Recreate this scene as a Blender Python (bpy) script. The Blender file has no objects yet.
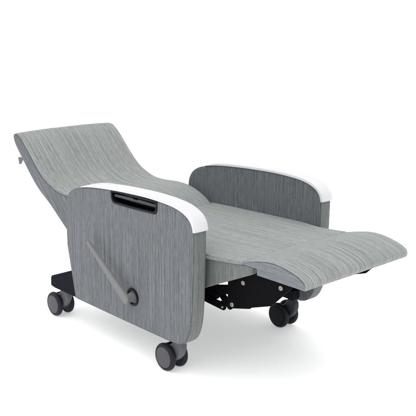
import bpy, bmesh, math, random
from mathutils import Vector, Matrix, noise
R = math.radians
random.seed(4)
sc = bpy.context.scene
COL = sc.collection

# ---------------------------------------------------------------- materials
def new_mat(name):
    m = bpy.data.materials.new(name); m.use_nodes = True
    nt = m.node_tree
    return m, nt, nt.nodes['Principled BSDF']

def fabric(name, dark, mid, light, su=1.0, rough=0.85, bump=0.25):
    """striated woven upholstery: UV is in metres, u across the streaks, v along them"""
    m, nt, b = new_mat(name)
    N, L = nt.nodes, nt.links
    uv = N.new('ShaderNodeUVMap'); uv.uv_map = 'UVMap'
    wn = N.new('ShaderNodeTexNoise'); wn.noise_dimensions = '2D'
    wn.inputs['Scale'].default_value = 7.0; wn.inputs['Detail'].default_value = 2
    L.new(uv.outputs['UV'], wn.inputs['Vector'])
    ws = N.new('ShaderNodeVectorMath'); ws.operation = 'SUBTRACT'; ws.inputs[1].default_value = (.5, .5, .5)
    L.new(wn.outputs['Color'], ws.inputs[0])
    wm = N.new('ShaderNodeVectorMath'); wm.operation = 'MULTIPLY'; wm.inputs[1].default_value = (.0016, 0, 0)
    L.new(ws.outputs[0], wm.inputs[0])
    wa = N.new('ShaderNodeVectorMath'); wa.operation = 'ADD'
    L.new(uv.outputs['UV'], wa.inputs[0]); L.new(wm.outputs[0], wa.inputs[1])
    def nz(sx, sy, detail, off):
        mp = N.new('ShaderNodeMapping'); mp.inputs['Scale'].default_value = (sx * su, sy, 1)
        mp.inputs['Location'].default_value = (off, off * 1.7, 0)
        L.new(wa.outputs[0], mp.inputs['Vector'])
        n = N.new('ShaderNodeTexNoise'); n.noise_dimensions = '2D'; n.inputs['Scale'].default_value = 1
        n.inputs['Detail'].default_value = detail; n.inputs['Roughness'].default_value = .6
        L.new(mp.outputs[0], n.inputs['Vector']); return n.outputs['Fac']
    def mix(a, b_, f):
        x = N.new('ShaderNodeMix'); x.data_type = 'FLOAT'; x.inputs[0].default_value = f
        L.new(a, x.inputs[2]); L.new(b_, x.inputs[3]); return x.outputs[0]
    broad = nz(150, 1.4, 2, 3.1)
    midn = nz(340, 2.8, 1.5, 9.7)
    fine = nz(720, 26.0, 2, 21.3)
    micro = nz(560, 300.0, 2, 5.5)
    s = mix(broad, midn, .66); s = mix(s, fine, .42); s = mix(s, micro, .30)
    cr = N.new('ShaderNodeValToRGB'); e = cr.color_ramp.elements
    e[0].position = .37; e[0].color = (*dark, 1); e[1].position = .63; e[1].color = (*light, 1)
    k = e.new(.5); k.color = (*mid, 1)
    L.new(s, cr.inputs[0])
    # faint ochre / slate slubs on single yarns
    hu = nz(330, 2.5, 1, 40.2)
    hr = N.new('ShaderNodeValToRGB'); h = hr.color_ramp.elements
    h[0].position = .3; h[0].color = (.94, .98, 1.04, 1); h[1].position = .72; h[1].color = (1.04, 1.01, .96, 1)
    L.new(hu, hr.inputs[0])
    mu = N.new('ShaderNodeMix'); mu.data_type = 'RGBA'; mu.blend_type = 'MULTIPLY'; mu.inputs[0].default_value = 1
    L.new(cr.outputs[0], mu.inputs[6]); L.new(hr.outputs[0], mu.inputs[7])
    L.new(mu.outputs[2], b.inputs['Base Color'])
    b.inputs['Roughness'].default_value = rough
    b.inputs['Specular IOR Level'].default_value = .28
    b.inputs['Sheen Weight'].default_value = .12
    b.inputs['Sheen Roughness'].default_value = .5
    bp = N.new('ShaderNodeBump'); bp.inputs['Strength'].default_value = bump; bp.inputs['Distance'].default_value = .0012
    L.new(mix(fine, micro, .45), bp.inputs['Height'])
    tco = N.new('ShaderNodeTexCoord'); sg = N.new('ShaderNodeTexNoise'); sg.inputs['Scale'].default_value = 9; sg.inputs['Detail'].default_value = 2
    L.new(tco.outputs['Object'], sg.inputs['Vector'])
    b2 = N.new('ShaderNodeBump'); b2.inputs['Strength'].default_value = .35; b2.inputs['Distance'].default_value = .012
    L.new(sg.outputs['Fac'], b2.inputs['Height']); L.new(b2.outputs[0], bp.inputs['Normal']); L.new(bp.outputs[0], b.inputs['Normal'])
    return m

def plain(name, col, rough=.45, metal=0, spec=.5, grain=0.0, gscale=600, var=.04):
    m, nt, b = new_mat(name)
    N, L = nt.nodes, nt.links
    tc = N.new('ShaderNodeTexCoord')
    n = N.new('ShaderNodeTexNoise'); n.inputs['Scale'].default_value = 14; n.inputs['Detail'].default_value = 4
    L.new(tc.outputs['Object'], n.inputs['Vector'])
    mr = N.new('ShaderNodeMapRange'); mr.inputs[3].default_value = 1 - var; mr.inputs[4].default_value = 1 + var
    L.new(n.outputs['Fac'], mr.inputs[0])
    hs = N.new('ShaderNodeHueSaturation'); hs.inputs['Color'].default_value = (*col, 1)
    L.new(mr.outputs[0], hs.inputs['Value']); L.new(hs.outputs[0], b.inputs['Base Color'])
    rr = N.new('ShaderNodeMapRange'); rr.inputs[3].default_value = rough - .05; rr.inputs[4].default_value = rough + .07
    L.new(n.outputs['Fac'], rr.inputs[0]); L.new(rr.outputs[0], b.inputs['Roughness'])
    b.inputs['Metallic'].default_value = metal
    b.inputs['Specular IOR Level'].default_value = spec
    if grain:
        g = N.new('ShaderNodeTexNoise'); g.inputs['Scale'].default_value = gscale; g.inputs['Detail'].default_value = 2
        L.new(tc.outputs['Object'], g.inputs['Vector'])
        bp = N.new('ShaderNodeBump'); bp.inputs['Strength'].default_value = grain; bp.inputs['Distance'].default_value = .0004
        L.new(g.outputs['Fac'], bp.inputs['Height']); L.new(bp.outputs[0], b.inputs['Normal'])
    return m

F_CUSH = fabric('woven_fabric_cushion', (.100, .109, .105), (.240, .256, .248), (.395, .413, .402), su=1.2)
F_PANEL = fabric('woven_fabric_panel', (.052, .057, .062), (.122, .131, .140), (.228, .239, .253), su=.85)  # same fabric as the cushions, the panels' dimmer, cooler light put into its colour
F_BAND = fabric('woven_fabric_band', (.075, .084, .080), (.142, .154, .147), (.225, .240, .228))  # same fabric, shading of the narrow bands put into its colour
F_SIDE = fabric('woven_fabric_side', (.095, .102, .112), (.175, .185, .199), (.265, .277, .293))  # same fabric again, shading of the footrest sides painted into the tone
F_PIPE = plain('seam_piping', (.095, .103, .105), .8, spec=.2, var=.2)
M_WHITE = plain('white_moulded_plastic', (.63, .63, .642), .36, spec=.3, grain=.15, var=.01)
M_BLACK = plain('black_moulded_plastic', (.005, .0055, .009), .45, spec=.14, grain=.3)
M_PADDLE = plain('charcoal_plastic', (.022, .024, .031), .38, spec=.35, grain=.3)
M_STEEL = plain('black_powder_coat', (.0032, .0033, .0042), .6, spec=.04, grain=.5, gscale=900)
M_BEAM = plain('charcoal_powder_coat', (.0115, .0125, .0165), .7, spec=.03, grain=.6, gscale=900)
M_LEVER = plain('grey_lever_plastic', (.165, .168, .166), .5, spec=.3, grain=.3)
M_HUB = plain('grey_hub_plastic', (.078, .075, .082), .5, spec=.2, grain=.3)
M_HUB_SHADED = plain('shaded_hub_plastic', (.006, .006, .008), .5, spec=.15, grain=.3)  # grey hub with the under-chair shade put into its colour
M_TYRE = plain('black_tyre', (.012, .014, .020), .55, spec=.22, grain=.4)
M_FORK = plain('grey_fork_plastic', (.105, .106, .116), .5, spec=.3, grain=.3)
M_FORK_SHADED = plain('shaded_fork_plastic', (.03, .031, .036), .5, spec=.25, grain=.3)  # grey fork, likewise darkened to stand for shade under the chair
M_BOLT = plain('dull_steel', (.30, .29, .28), .42, metal=.7)
M_BROWN = plain('woven_label', (.13, .12, .13), .8)

# ---------------------------------------------------------------- helpers
def link(name, me, mats, parent=None, smooth=35):
    o = bpy.data.objects.new(name, me); COL.objects.link(o)
    for m in (mats if isinstance(mats, (list, tuple)) else [mats]): me.materials.append(m)
    if parent: o.parent = parent
    if smooth:
        me.shade_smooth(); me.set_sharp_from_angle(angle=R(smooth))
    return o

def catmull(pts, n=8):
    out = []
    P = [Vector(p) for p in pts]
    for i in range(len(P) - 1):
        p0 = P[i - 1] if i else 2 * P[0] - P[1]
        p3 = P[i + 2] if i + 2 < len(P) else 2 * P[-1] - P[-2]
        p1, p2 = P[i], P[i + 1]
        for k in range(n):
            t = k / n
            out.append(.5 * ((2 * p1) + (p2 - p0) * t + (2 * p0 - 5 * p1 + 4 * p2 - p3) * t * t + (3 * p1 - p0 - 3 * p2 + p3) * t ** 3))
    out.append(P[-1]); return out

def fillet(verts, seg=6):
    """verts: (x, z) or (x, z, r) -> list of 2D points with rounded corners"""
    out = []; n = len(verts)
    for i, v in enumerate(verts):
        r = v[2] if len(v) > 2 else 0
        p = Vector(v[:2])
        if r <= 0: out.append(p); continue
        a = Vector(verts[i - 1][:2]) - p; b = Vector(verts[(i + 1) % n][:2]) - p
        la, lb = a.length, b.length; a.normalize(); b.normalize()
        ang = a.angle(b); d = min(r / math.tan(ang / 2), la * .49, lb * .49)
        s, e = p + a * d, p + b * d
        for k in range(seg + 1):
            t = k / seg
            out.append((1 - t) ** 2 * s + 2 * t * (1 - t) * p + t * t * e)
    return out

def dedupe(P, eps=.0008):
    o = []
    for p in P:
        if not o or (p - o[-1]).length > eps: o.append(p)
    if (o[0] - o[-1]).length < eps: o.pop()
    return o

def ccw(P):
    a = sum(P[i - 1].x * P[i].y - P[i].x * P[i - 1].y for i in range(len(P)))
    return P if a > 0 else P[::-1]

def offset(P, d):
    """move every profile point inward by d (d may be a function of the index)"""
    n = len(P); out = []
    for i in range(n):
        a = (P[i] - P[i - 1]).normalized(); b = (P[(i + 1) % n] - P[i]).normalized()
        t = (a + b)
        if t.length < 1e-6: t = a
        t.normalize(); nr = Vector((t.y, -t.x))
        c = max(.55, math.sqrt(max(0, (1 + a.dot(b)) / 2)))
        dd = d(i, P[i]) if callable(d) else d
        out.append(P[i] - nr * dd / c)
    return out

def thick(P):
    """local half thickness of the profile at each point (for limiting the edge rounding)"""
    n = len(P); T = []
    for i in range(n):
        a = (P[i] - P[i - 1]).normalized(); b = (P[(i + 1) % n] - P[i]).normalized()
        t = (a + b).normalized(); d = Vector((-t.y, t.x)); best = 1.
        for j in range(n):
            if j in (i, (i - 1) % n): continue
            A, B = P[j], P[(j + 1) % n]; e = B - A
            den = d.x * e.y - d.y * e.x
            if abs(den) < 1e-9: continue
            w = A - P[i]; tt = (w.x * e.y - w.y * e.x) / den; uu = (w.x * d.y - w.y * d.x) / den
            if 1e-5 < tt < best and 0 <= uu <= 1: best = tt
        T.append(best)
    # grow slowly along the outline so the offset stays even
    for _ in range(2):
        for i in list(range(n)) + list(range(n)): T[i] = min(T[i], T[i - 1] + 1.2 * (P[i] - P[i - 1]).length)
        for i in list(range(n - 1, -1, -1)) * 2: j = (i + 1) % n; T[i] = min(T[i], T[j] + 1.2 * (P[i] - P[j]).length)
    return T

def untangle(P, Q):
    n = len(P)
    for _ in range(60):
        bad = 0
        for i in range(n):
            j = (i + 1) % n
            if (Q[j] - Q[i]).dot(P[j] - P[i]) < 0:
                m = (Q[i] + Q[j]) / 2; Q[i] = m.copy(); Q[j] = m.copy(); bad += 1
        if not bad: break
    return Q

def pillow(name, prof, y0, y1, r, mats, parent, crown=0., wob=0., ny=2, side_dir=0., seed=0, arc=6, crown_top=None, smooth=35, hole=None):
    """closed X-Z profile swept along Y with rounded side edges; mats = [sweep, side]"""
    P = ccw(dedupe([Vector(p[:2]) for p in prof])); n = len(P)
    W = (y1 - y0) / 2; yc = (y0 + y1) / 2
    ys = []
    ys.append((-W, r, .005)); 
    for k in range(arc + 1):
        th = math.pi / 2 * (1 - k / arc); ys.append((-(W - r + r * math.sin(th)), r * (1 - math.cos(th)), 0))
    for k in range(1, ny): ys.append((-(W - r) + 2 * (W - r) * k / ny, 0, 0))
    for k in range(arc + 1):
        th = math.pi / 2 * k / arc; ys.append(((W - r + r * math.sin(th)), r * (1 - math.cos(th)), 0))
    ys.append((W, r, .005))
    bm = bmesh.new(); uvl = bm.loops.layers.uv.new('UVMap')
    s = [0.]
    for i in range(n): s.append(s[-1] + (P[(i + 1) % n] - P[i]).length)
    rings = []; TH = thick(P)
    for (y, d, extra) in ys:
        cw = crown * (1 - (y / W) ** 2)
        def df(i, p, y=y, d=d, extra=extra, cw=cw):
            c = cw if crown_top is None else cw * crown_top(p)
            w = wob * noise.noise(Vector((p.x * 5 + seed, y * 6, p.y * 5))) + wob * .5 * noise.noise(Vector((p.x * 14 + seed, y * 11, p.y * 14))) if wob else 0
            return min(d + extra, TH[i] * .38 * (d + extra) / (r + .005)) - c + w * max(0, 1 - abs(y / W) ** 6)
        Q = untangle(P, offset(P, df))
        rings.append([bm.verts.new((q.x, yc + y, q.y)) for q in Q])
    nr = len(rings)
    for a in range(nr - 1):
        for i in range(n):
            j = (i + 1) % n
            f = bm.faces.new((rings[a][i], rings[a][j], rings[a + 1][j], rings[a + 1][i]))
            side = a <= arc // 2 or a >= nr - 2 - arc // 2
            if side: f.material_index = 1
            us = [(rings[a][i], s[i]), (rings[a][j], s[i + 1]), (rings[a + 1][j], s[i + 1]), (rings[a + 1][i], s[i])]
            for lp, (v, ss) in zip(f.loops, us):
                lp[uvl].uv = (v.co.y, ss) if not side else planar(v.co, side_dir)
    bmesh.ops.remove_doubles(bm, verts=bm.verts, dist=2e-5)
    for sy in (-1, 1):
        yc_ = yc + sy * W
        edges = [e for e in bm.edges if e.is_boundary and abs(e.verts[0].co.y - yc_) < 1e-5 and abs(e.verts[1].co.y - yc_) < 1e-5]
        hv = None
        if hole and hole[1] == sy:
            hv = [bm.verts.new((q.x, yc_, q.y)) for q in hole[0]]
            edges += [bm.edges.new((hv[i], hv[(i + 1) % len(hv)])) for i in range(len(hv))]
        res = bmesh.ops.triangle_fill(bm, edges=edges, use_beauty=True, use_dissolve=False)
        for f in [g for g in res['geom'] if isinstance(g, bmesh.types.BMFace)]:
            f.material_index = 1
            for lp in f.loops: lp[uvl].uv = planar(lp.vert.co, side_dir)
        if hv:
            bv = [bm.verts.new((v.co.x, yc_ - sy * .034, v.co.z)) for v in hv]; nh = len(hv)
            for i in range(nh): bm.faces.new((hv[i], hv[(i + 1) % nh], bv[(i + 1) % nh], bv[i])).material_index = 2
            bm.faces.new(bv).material_index = 2
    bmesh.ops.recalc_face_normals(bm, faces=bm.faces)
    me = bpy.data.meshes.new(name); bm.to_mesh(me); bm.free()
    o = link(name, me, mats, parent, smooth); flat_sides(me); return o, P

def flat_sides(me):
    for p in me.polygons:
        if abs(p.normal.y) > .9995: p.use_smooth = False

def planar(co, ang):
    c, s = math.cos(ang), math.sin(ang)
    return (-s * co.x + c * co.z, c * co.x + s * co.z)

def tube(name, pts, rad, mat, parent, closed=False, seg=8, into=None, caps=True):
    bm = into or bmesh.new(); P = [Vector(p) for p in pts]; n = len(P); rings = []
    rr = rad if isinstance(rad, (list, tuple)) else [rad] * n
    up = Vector((0, 1, 0)); 
    for i in range(n):
        if closed: t = P[(i + 1) % n] - P[i - 1]
        else: t = P[min(n - 1, i + 1)] - P[max(0, i - 1)]
        t.normalize()
        u = up if abs(t.dot(up)) < .95 else Vector((1, 0, 0))
        a = t.cross(u).normalized(); b = a.cross(t)
        rings.append([bm.verts.new(P[i] + (a * math.cos(2 * math.pi * k / seg) + b * math.sin(2 * math.pi * k / seg)) * rr[i]) for k in range(seg)])
    for i in range(n if closed else n - 1):
        A, B = rings[i], rings[(i + 1) % n]
        for k in range(seg): bm.faces.new((A[k], A[(k + 1) % seg], B[(k + 1) % seg], B[k]))
    if not closed and caps: bm.faces.new(rings[0]); bm.faces.new(rings[-1][::-1])
    if into: return
    return finish(name, bm, mat, parent)

def finish(name, bm, mat, parent, smooth=35):
    bmesh.ops.recalc_face_normals(bm, faces=bm.faces)
    me = bpy.data.meshes.new(name); bm.to_mesh(me); bm.free()
    return link(name, me, mat, parent, smooth)

def piping(prof, y, inset, rad, parent, mat=F_PIPE, part=None):
    Q = offset(ccw(dedupe([Vector(p[:2]) for p in prof])), inset)
    if part: Q = [q for q in Q if part(q)]
    return tube('piping', [(q.x, y, q.y) for q in Q], rad, mat, parent, closed=part is None, seg=6)

def plate(bm, poly, y0, y1, bev=.0015):
    """bevelled flat plate: X-Z outline between y0 and y1, added to bm"""
    P = ccw(dedupe([Vector(p[:2]) for p in poly], .0003))
    I = offset(P, bev)
    seq = [(I, y0), (P, y0 + bev), (P, y1 - bev), (I, y1)]
    rg = [[bm.verts.new((q.x, y, q.y)) for q in Q] for Q, y in seq]
    n = len(P)
    for a in range(3):
        for i in range(n):
            j = (i + 1) % n; bm.faces.new((rg[a][i], rg[a][j], rg[a + 1][j], rg[a + 1][i]))
    bm.faces.new(rg[0][::-1]); bm.faces.new(rg[-1])

def lathe_y(bm, cx, cz, prof, seg=48):
    """prof: (y, radius) around an axis along Y"""
    rg = []
    for y, r in prof:
        rg.append([bm.verts.new((cx + max(r, 1e-5) * math.cos(2 * math.pi * k / seg), y, cz + max(r, 1e-5) * math.sin(2 * math.pi * k / seg))) for k in range(seg)])
    for a in range(len(rg) - 1):
        for k in range(seg): bm.faces.new((rg[a][k], rg[a][(k + 1) % seg], rg[a + 1][(k + 1) % seg], rg[a + 1][k]))
    bm.faces.new(rg[0]); bm.faces.new(rg[-1][::-1])

def box(bm, x0, x1, y0, y1, z0, z1, bev=.003):
    plate(bm, fillet([(x0, z0, bev), (x1, z0, bev), (x1, z1, bev), (x0, z1, bev)], 3), y0, y1, bev * .6)

# ---------------------------------------------------------------- setting
bm = bmesh.new()
S = 150
vs = [bm.verts.new(v) for v in ((-S, -S, 0), (S, -S, 0), (S, S, 0), (-S, S, 0))]; bm.faces.new(vs)
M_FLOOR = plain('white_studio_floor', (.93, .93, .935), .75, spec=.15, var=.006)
fb = M_FLOOR.node_tree.nodes['Principled BSDF']     # even glow added to lighten the shadow under the chair
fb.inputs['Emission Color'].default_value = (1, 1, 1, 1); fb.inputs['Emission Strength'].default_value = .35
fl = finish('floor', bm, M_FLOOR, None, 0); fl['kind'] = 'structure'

# ---------------------------------------------------------------- the chair
chair = bpy.data.objects.new('recliner', None); COL.objects.link(chair)
chair['label'] = 'reclined medical recliner in striated grey green fabric with white armrest caps on four casters'
chair['category'] = 'recliner'

# --- side panels
TOP = [(-.172, .621), (-.11, .632), (-.05, .639), (.02, .644), (.09, .648), (.18, .651), (.25, .652), (.32, .650), (.37, .6465), (.41, .641), (.445, .631), (.472, .617), (.4885, .599), (.4955, .579), (.4965, .558)]
top = catmull([Vector(p) for p in TOP], 4)
rear = catmull([Vector(p) for p in [(-.292, .36), (-.2925, .43), (-.2925, .505), (-.286, .548), (-.262, .584), (-.225, .606), (-.172, .621)]], 5)
front = catmull([Vector(p) for p in [(.4965, .558), (.4955, .50), (.494, .434), (.489, .32), (.482, .245), (.470, .197), (.447, .160), (.412, .141), (.36, .1375)]], 6)
panel_prof = rear + top[1:] + front[1:] + [Vector((.1, .1375))] + fillet([(.0, .1375), (-.246, .1395, .014), (-.262, .22)], 5)[1:-1] + [Vector((-.275, .28))]
YO, YI = .36, .301
GX = (.030, .300)
recess_o = lambda g: fillet([(GX[0] - g, .66), (GX[0] - g + .003, .6215 - g, .022), (GX[0] + .05 - g, .597 - g, .03), (GX[1] - .05, .598 - g, .03), (GX[1] + g, .613 - g, .020), (GX[1] + g + .003, .66)], 6)
cap_top = [p for p in top]

def make_panel(sgn):
    y0, y1 = (-YO, -YI) if sgn < 0 else (YI, YO)
    pk = fillet([(GX[0] + .007, .638, .003), (GX[0] + .009, .603, .020), (.15, .6025), (GX[1] - .006, .606, .016), (GX[1] - .002, .640, .003)], 6)
    # pocket for the grip sunk into the outer face
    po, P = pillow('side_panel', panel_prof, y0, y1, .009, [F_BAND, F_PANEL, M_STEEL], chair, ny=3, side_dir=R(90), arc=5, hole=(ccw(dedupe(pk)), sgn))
    # seams along both face edges
    piping(panel_prof, (-YO + .0027) if sgn < 0 else (YO - .0027), .0026, .0014, po)
    piping(panel_prof, (-YI - .0027) if sgn < 0 else (YI + .0027), .0026, .0014, po)
    # white cap: follows the top edge, wraps over the front corner
    C = catmull([Vector(p) for p in TOP[:-1]] + [Vector((.4966, .572))], 5)
    n = len(C); bmc = bmesh.new(); rings = []
    ya, yb = (y0 - .0025, y1 + .0025)
    s = [0.]
    for i in range(1, n): s.append(s[-1] + (C[i] - C[i - 1]).length)
    for i in range(n):
        t = (C[min(n - 1, i + 1)] - C[max(0, i - 1)]).normalized(); nr = Vector((-t.y, t.x))
        a = min(1, s[i] / .10); T = .002 + .0072 * (a * (2 - a))
        e_ = min(1, (s[-1] - s[i]) / .05); T *= .85 + .15 * e_
        lip = .0012 * a
        sec = []
        W = (yb - ya)
        def pt(y, h): q = C[i] + nr * h; return bmc.verts.new((q.x, y, q.y))
        rr = min(.006, T * .45)
        lp_ = min(.0032, T * .5); sec.append(pt(ya - .0012, -lip)); sec.append(pt(ya - .0012, lp_)); sec.append(pt(ya, lp_ + .0006)); sec.append(pt(ya, T - rr))
        sec.append(pt(ya + rr * .29, T - rr * .29)); sec.append(pt(ya + rr, T))
        for k in range(1, 6): 
            u = k / 6; sec.append(pt(ya + rr + (W - 2 * rr) * u, T + .0022 * math.sin(math.pi * u) * a))
        sec.append(pt(yb - rr, T)); sec.append(pt(yb - rr * .29, T - rr * .29)); sec.append(pt(yb, T - rr)); sec.append(pt(yb, lp_ + .0006)); sec.append(pt(yb + .0012, lp_)); sec.append(pt(yb + .0012, -lip))
        sec.append(pt(yb - .002, -lip)); sec.append(pt(ya + .002, -lip))
        rings.append(sec)
    m = len(rings[0])
    for i in range(n - 1):
        for k in range(m):
            bmc.faces.new((rings[i][k], rings[i][(k + 1) % m], rings[i + 1][(k + 1) % m], rings[i + 1][k]))
    bmc.faces.new(rings[0]); bmc.faces.new(rings[-1][::-1])
    finish('armrest_cap', bmc, M_WHITE, po, 40)
    # moulded grip
    b = bmesh.new()
    outer = ccw(dedupe(fillet([(GX[0] - .001, .6435), (GX[0] + .001, .5945, .026), (.15, .594), (GX[1] + .004, .598, .022), (GX[1] + .006, .648), (.17, .649)], 7)))
    inner = ccw(dedupe(pk))
    yo = sgn * (YO + .0035); yi = sgn * (YO - .032)
    # frame as a strip between outer and inner loops (resampled to equal count)
    def resample(P, k):
        c = sum(P, Vector((0, 0))) / len(P); out = []
        L_ = [0]
        for i in range(len(P)): L_.append(L_[-1] + (P[(i + 1) % len(P)] - P[i]).length)
        st = min(range(len(P)), key=lambda i: (P[i] - Vector((-1, 2))).length)
        P = P[st:] + P[:st]; L_ = [0]
        for i in range(len(P)): L_.append(L_[-1] + (P[(i + 1) % len(P)] - P[i]).length)
        for j in range(k):
            t = L_[-1] * j / k; i = max(q for q in range(len(P)) if L_[q] <= t + 1e-9)
            seg = L_[i + 1] - L_[i]; f = (t - L_[i]) / seg if seg else 0
            out.append(P[i].lerp(P[(i + 1) % len(P)], f))
        return out
    K = 96; O = resample(outer, K); I = resample(inner, K)
    lo = [(O, sgn * (YO - .004)), (O, yo - sgn * .0015), (offset(O, .0015), yo), (offset(I, -.0015), yo), (I, yo - sgn * .0015), (I, yi)]
    rg = [[b.verts.new((q.x, y, q.y)) for q in Q] for Q, y in lo]
    for a in range(len(rg) - 1):
        for i in range(K): b.faces.new((rg[a][i], rg[a][(i + 1) % K], rg[a + 1][(i + 1) % K], rg[a + 1][i]))
    b.faces.new(rg[-1])
    gf = finish('grip_frame', b, M_BLACK, po, 40)
    b = bmesh.new()
    pr = fillet([(GX[0] + .012, .6315, .003), (GX[0] + .013, .619, .003), (.15, .6195), (GX[1] - .008, .6205, .003), (GX[1] - .007, .6335, .003), (.19, .635), (.183, .631), (.16, .631), (.155, .635)], 4)
    ypa, ypb = (sgn * (YO - .004), sgn * (YO - .022))
    plate(b, pr, min(ypa, ypb), max(ypa, ypb), .002)
    finish('grip_paddle', b, M_PADDLE, po, 40)
    return po
near = make_panel(-1)
far = make_panel(1)

# --- lever socket + lever on the near panel
b = bmesh.new()
LX, LZ = .150, .252
lathe_y(b, LX, LZ, [(-YO + .002, .035), (-YO - .003, .035), (-YO - .005, .033), (-YO - .005, .027), (-YO - .001, .0245), (-YO + .001, .0245)])
finish('lever_socket', b, M_BLACK, near)
b = bmesh.new()
ax = Vector((LX + .002, LZ)); tip = Vector((-.086, .424))
t = (tip - ax).normalized(); nn = Vector((-t.y, t.x))
o_ = []
for k in range(13):
    a = math.pi * k / 12; o_.append(ax + nn * .019 * math.cos(a) - t * .019 * math.sin(a))
o_ += [tip - nn * .0085 - t * .006, tip - nn * .006, tip + nn * .004 + t * .001, tip + nn * .0075 - t * .005]
plate(b, o_, -.403, -.388, .0035)
lev = finish('recline_lever', b, M_LEVER, chair, 30)
b = bmesh.new(); lathe_y(b, LX, LZ, [(-YO + .01, .0175), (-YO - .029, .0175)]); finish('shaft', b, M_LEVER, lev)

# --- backrest
topb = catmull([Vector(p) for p in [(-.818, .749), (-.775, .722), (-.725, .676), (-.670, .624), (-.61, .577), (-.55, .549), (-.48, .532), (-.40, .530), (-.31, .535), (-.24, .530), (-.18, .515), (-.13, .494), (-.085, .462), (-.065, .435)]], 6)
botb = catmull([Vector(p) for p in [(-.10, .385), (-.22, .32), (-.34, .318), (-.447, .382), (-.56, .462), (-.673, .532), (-.772, .626), (-.835, .692), (-.852, .720)]], 6)
head = catmull([Vector(p) for p in [(-.852, .720), (-.855, .738), (-.842, .750), (-.818, .749)]], 5)
back_prof = topb + botb + head[1:-1]
back, P = pillow('backrest', back_prof, -.268, .268, .014, [F_CUSH, F_PANEL], chair, crown=.006, wob=.002, ny=26, side_dir=R(-47), seed=3, arc=6)
for sy in (-1, 1): piping(back_prof, sy * .2642, .0042, .0018, back, F_PIPE)
# small care tag on the back edge
b = bmesh.new()
tg = fillet([(-.785, .645), (-.829, .6425, .003), (-.8225, .6085, .003), (-.806, .6125, .003), (-.792, .628)], 4)
plate(b, tg, -.2615, -.2590, .0006)
finish('care_tag', b, M_BROWN, back, 40)

# --- seat
seat_top = catmull([Vector(p) for p in [(-.14, .463), (0, .468), (.2, .473), (.4, .4765), (.53, .481), (.60, .4855), (.635, .4885), (.645, .4870)]], 5)
seat_prof = seat_top + fillet([(.6475, .483), (.647, .4765, .002), (.62, .472), (.55, .464), (.40, .457), (.2, .452), (-.14, .44)], 4)
seat, P = pillow('seat', seat_prof, -.2985, .2985, .008, [F_CUSH, F_CUSH], chair, crown=.006, wob=.0013, ny=26, side_dir=0, seed=9,
                 crown_top=lambda p: 1 if p.y > .455 else 0)
for v in seat.data.vertices:           # the cushion narrows where it leaves the armrests
    u = min(1, max(0, (v.co.x - .40) / .12)); u = u * u * (3 - 2 * u)
    v.co.y *= 1 - u * (1 - .279 / .2985)
base_prof = fillet([(-.14, .442), (-.14, .27, .02), (.3, .275), (.469, .352), (.688, .4515, .004), (.688, .477), (.655, .4772), (.55, .466), (.40, .46), (.1, .45)], 4)
sb, _ = pillow('seat_base', base_prof, -.274, .274, .005, [F_BAND, F_BAND], seat, ny=3, side_dir=R(90))

# --- footrest
ft = catmull([Vector(p) for p in [(.6485, .479), (.6500, .4855), (.657, .4905), (.68, .4965), (.71, .504), (.745, .5105), (.778, .5135), (.815, .511), (.855, .5035), (.886, .4945), (.906, .4850), (.917, .4760), (.9210, .468)]], 5)
foot_prof = ft + fillet([tuple(ft[-1]), (.9185, .4525, .007), (.90, .4525), (.80, .453), (.7085, .4535, .003), (.7075, .476, .003), (.655, .4765)], 4)
foot, P = pillow('footrest', foot_prof, -.276, .276, .009, [F_CUSH, F_SIDE], chair, crown=.007, wob=.0008, ny=24, side_dir=0, seed=17,
                 crown_top=lambda p: 1 if p.y > .478 else (lambda u: u * u * (3 - 2 * u))(min(1, max(0, (p.y - .455) / .022))) if p.x > .9 else 0)
for sy in (-1, 1): piping(foot_prof, sy * .2736, .0026, .0014, foot, F_PIPE, lambda q: q.y > .474 and q.x > .665)
# --- mechanism
def side_mech(sy):
    b = bmesh.new()
    pl = fillet([(.547, .289, .008), (.656, .3165, .01), (.662, .325), (.662, .458), (.547, .40)], 4)
    ya, yb = sorted((sy * .243, sy * .249)); plate(b, pl, ya, yb, .001)
    o = finish('linkage_plate', b, M_STEEL, chair, 35)
    b = bmesh.new()
    pl = fillet([(.640, .3165, .01), (.759, .357, .012), (.85, .444, .006), (.85, .4525), (.640, .4525)], 4)
    ya, yb = sorted((sy * .250, sy * .256)); plate(b, pl, ya, yb, .001)
    o2 = finish('linkage_plate', b, M_STEEL, chair, 35)
    for (x, z, ob) in ((.570, .309, o), (.624, .402, o), (.802, .431, o2)):
        b = bmesh.new(); y = -.249 if ob is o else -.256
        y *= -sy
        lathe_y(b, x, z, [(y, .0085), (y + sy * .002, .0085), (y + sy * .004, .007), (y + sy * .004, .0035), (y + sy * .002, .003)] if True else [], 20)
        finish('bolt', b, M_BOLT, ob, 35)
    # folded scissor links behind the plates
    for (x0, z0, x1, z1, w, yo, nm) in ((.40, .318, .57, .36, .017, .236, 'scissor_link'), (.40, .285, .50, .277, .014, .228, 'scissor_link'),
                                    (.445, .345, .525, .285, .015, .220, 'scissor_link'), (.50, .285, .56, .33, .014, .230, 'scissor_link'),
                                    (.30, .26, .46, .31, .016, .224, 'scissor_link')):
        b = bmesh.new(); A = Vector((x0, z0)); B = Vector((x1, z1)); t = (B - A).normalized(); nn = Vector((-t.y, t.x))
        pts = [A + nn * w * math.cos(k * math.pi / 8) - t * w * math.sin(k * math.pi / 8) for k in range(9)]
        pts += [B - nn * w * math.cos(k * math.pi / 8) + t * w * math.sin(k * math.pi / 8) for k in range(9)]
        ya, yb = sorted((sy * yo, sy * (yo - .006))); plate(b, pts, ya, yb, .001)
        lk = finish(nm, b, M_STEEL, chair, 35)
        for q in (A, B):
            b = bmesh.new(); lathe_y(b, q.x, q.y, [(sy * (yo - .01), .006), (sy * (yo + .003), .006), (sy * (yo + .0045), .004)], 16)
            finish('rivet', b, M_BOLT if random.random() < .5 else M_STEEL, lk, 35)
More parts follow.
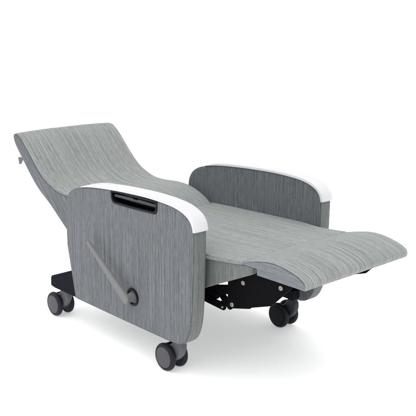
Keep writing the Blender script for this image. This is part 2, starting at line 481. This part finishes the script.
side_mech(-1); side_mech(1)
for (x, z, r_) in ((.47, .318, .011), (.36, .27, .014), (.60, .350, .010)):
    b = bmesh.new(); lathe_y(b, x, z, [(-.243, r_), (.243, r_)], 20); finish('crossbar', b, M_STEEL, chair, 35)
# gas spring under the seat, bolted to the crossbar
b = bmesh.new(); tube('', [(.47, -.19, .318), (.40, -.19, .290), (.39, -.19, .287), (.20, -.19, .225)], [.006, .006, .013, .013], None, None, into=b, seg=12)
finish('gas_spring', b, M_STEEL, chair)
# base rails that tie the panels to the beam
for sy in (-1, 1):
    b = bmesh.new(); ya, yb = sorted((sy * .262, sy * .300)); box(b, -.32, .40, ya, yb, .150, .190)
    finish('base_rail', b, M_BEAM, chair)
b = bmesh.new(); box(b, -.325, -.270, -.262, .262, .150, .200); finish('rear_beam', b, M_BEAM, chair)
for sy in (-1, 1):
    b = bmesh.new(); ya, yb = sorted((sy * .268, sy * .352))
    pl = fillet([(-.448, .1415, .006), (-.445, .186, .012), (-.425, .194, .01), (-.310, .238, .02), (-.27, .238), (-.25, .150), (-.26, .1375), (-.42, .1375)], 5)
    plate(b, pl, ya, yb, .004)
    finish('rear_leg', b, M_BEAM, chair)

# --- casters
def caster(x, y, dark=False):  # dark picks the hub and fork colours with shade painted in
    """twin-wheel caster, wheels' outer face at |y|; axis along Y"""
    r = .053; yf = y          # outer (towards camera side) face of first wheel
    b = bmesh.new()
    # fork: shroud between the wheels rising forward to the stem
    hood = [Vector(p) for p in [(x - .012, .062), (x - .006, .088), (x + .018, .108), (x + .030, .126), (x + .068, .126), (x + .074, .100), (x + .066, .075), (x + .045, .050), (x + .02, .038), (x - .004, .042)]]
    H = catmull(hood + [hood[0]], 4)[:-1]
    plate(b, H, yf + .0245, yf + .0565, .006)
    lathe_z(b, x + .049, yf + .0405, [(.118, .021), (.130, .021), (.132, .019), (.1405, .019)])
    fk = finish('caster', b, M_FORK_SHADED if dark else M_FORK, chair, 40)
    for k, (ya, yb, d) in enumerate(((yf, yf + .023, -1), (yf + .058, yf + .081, 1))):
        b = bmesh.new()
        prof = [(ya + .004, .020), (ya + .0025, .0415), (ya, .043), (ya + .0005, .047), (ya + .004, .0510), (ya + .009, r), (yb - .009, r), (yb - .004, .0510), (yb - .0005, .047), (yb, .043), (yb - .0025, .0415), (yb - .004, .020)]
        lathe_y(b, x, r, prof)
        wl = finish('wheel', b, M_TYRE, fk, 40)
        b = bmesh.new()
        hy = ya if d < 0 else yb
        lathe_y(b, x, r, [(hy - d * .006, .0405), (hy + d * .0002, .0405), (hy + d * .0010, .0395), (hy + d * .0014, .037), (hy + d * .0016, .012), (hy + d * .0016, .004)])
        finish('hub_cap', b, M_HUB_SHADED if dark else M_HUB, fk, 40)
    # brake pedal peeking out behind the wheels
    b = bmesh.new()
    plate(b, fillet([(x - .058, .066, .003), (x - .064, .073, .002), (x - .052, .080, .004), (x - .02, .095), (x - .01, .085), (x - .04, .070)], 4), yf + .025, yf + .056, .002)
    finish('brake_pedal', b, M_TYRE, fk, 40)
    b = bmesh.new(); lathe_y(b, x, r, [(yf + .02, .008), (yf + .061, .008)], 16); finish('axle', b, M_BOLT, fk, 40)
    return fk

def lathe_z(bm, cx, cy, prof, seg=32):
    rg = [[bm.verts.new((cx + r * math.cos(2 * math.pi * k / seg), cy + r * math.sin(2 * math.pi * k / seg), z)) for k in range(seg)] for z, r in prof]
    for a in range(len(rg) - 1):
        for k in range(seg): bm.faces.new((rg[a][k], rg[a][(k + 1) % seg], rg[a + 1][(k + 1) % seg], rg[a + 1][k]))
    bm.faces.new(rg[0][::-1]); bm.faces.new(rg[-1])

c1 = caster(.306, -.345); c2 = caster(-.449, -.345); c3 = caster(.301, .335 - .06, True); c4 = caster(-.449, .335 - .06, True)
c3['label'] = 'front caster under the far armrest panel, under-chair shade painted into its colour'

# ---------------------------------------------------------------- light: white studio
w = bpy.data.worlds.new('World'); sc.world = w; w.use_nodes = True
nt = w.node_tree; bg = nt.nodes['Background']
tc = nt.nodes.new('ShaderNodeTexCoord')
dp = nt.nodes.new('ShaderNodeVectorMath'); dp.operation = 'DOT_PRODUCT'; dp.inputs[1].default_value = (-.738, .675, 0)
nt.links.new(tc.outputs['Generated'], dp.inputs[0])
mr = nt.nodes.new('ShaderNodeMapRange'); mr.interpolation_type = 'SMOOTHSTEP'
mr.inputs[1].default_value = -.35; mr.inputs[2].default_value = .45; mr.inputs[3].default_value = .68; mr.inputs[4].default_value = 1.15
nt.links.new(dp.outputs['Value'], mr.inputs[0]); nt.links.new(mr.outputs[0], bg.inputs['Strength'])
bg.inputs['Color'].default_value = (1, 1, 1, 1)

def sun(name, strength, angle, frm, col=(1, 1, 1)):
    l = bpy.data.lights.new(name, 'SUN'); l.energy = strength; l.angle = R(angle); l.color = col
    o = bpy.data.objects.new(name, l); COL.objects.link(o)
    o.rotation_euler = (-Vector(frm)).to_track_quat('-Z', 'Y').to_euler(); return o
sun('overhead_softbox', 2.1, 80, (.22, -.40, 1))

# ---------------------------------------------------------------- camera
cam = bpy.data.cameras.new('Camera'); co = bpy.data.objects.new('Camera', cam); COL.objects.link(co)
co.location = (2.48675, -2.11364, 1.31036)
fw = Vector((-.71685, .65508, -.23874))
co.rotation_euler = fw.to_track_quat('-Z', 'Y').to_euler()
cam.sensor_width = 36; cam.lens = 36 * 819.2 / 416
cam.clip_end = 1000; cam.clip_start = .05
sc.camera = co
sc.view_settings.view_transform = 'Standard'; sc.view_settings.look = 'None'; sc.view_settings.exposure = 0
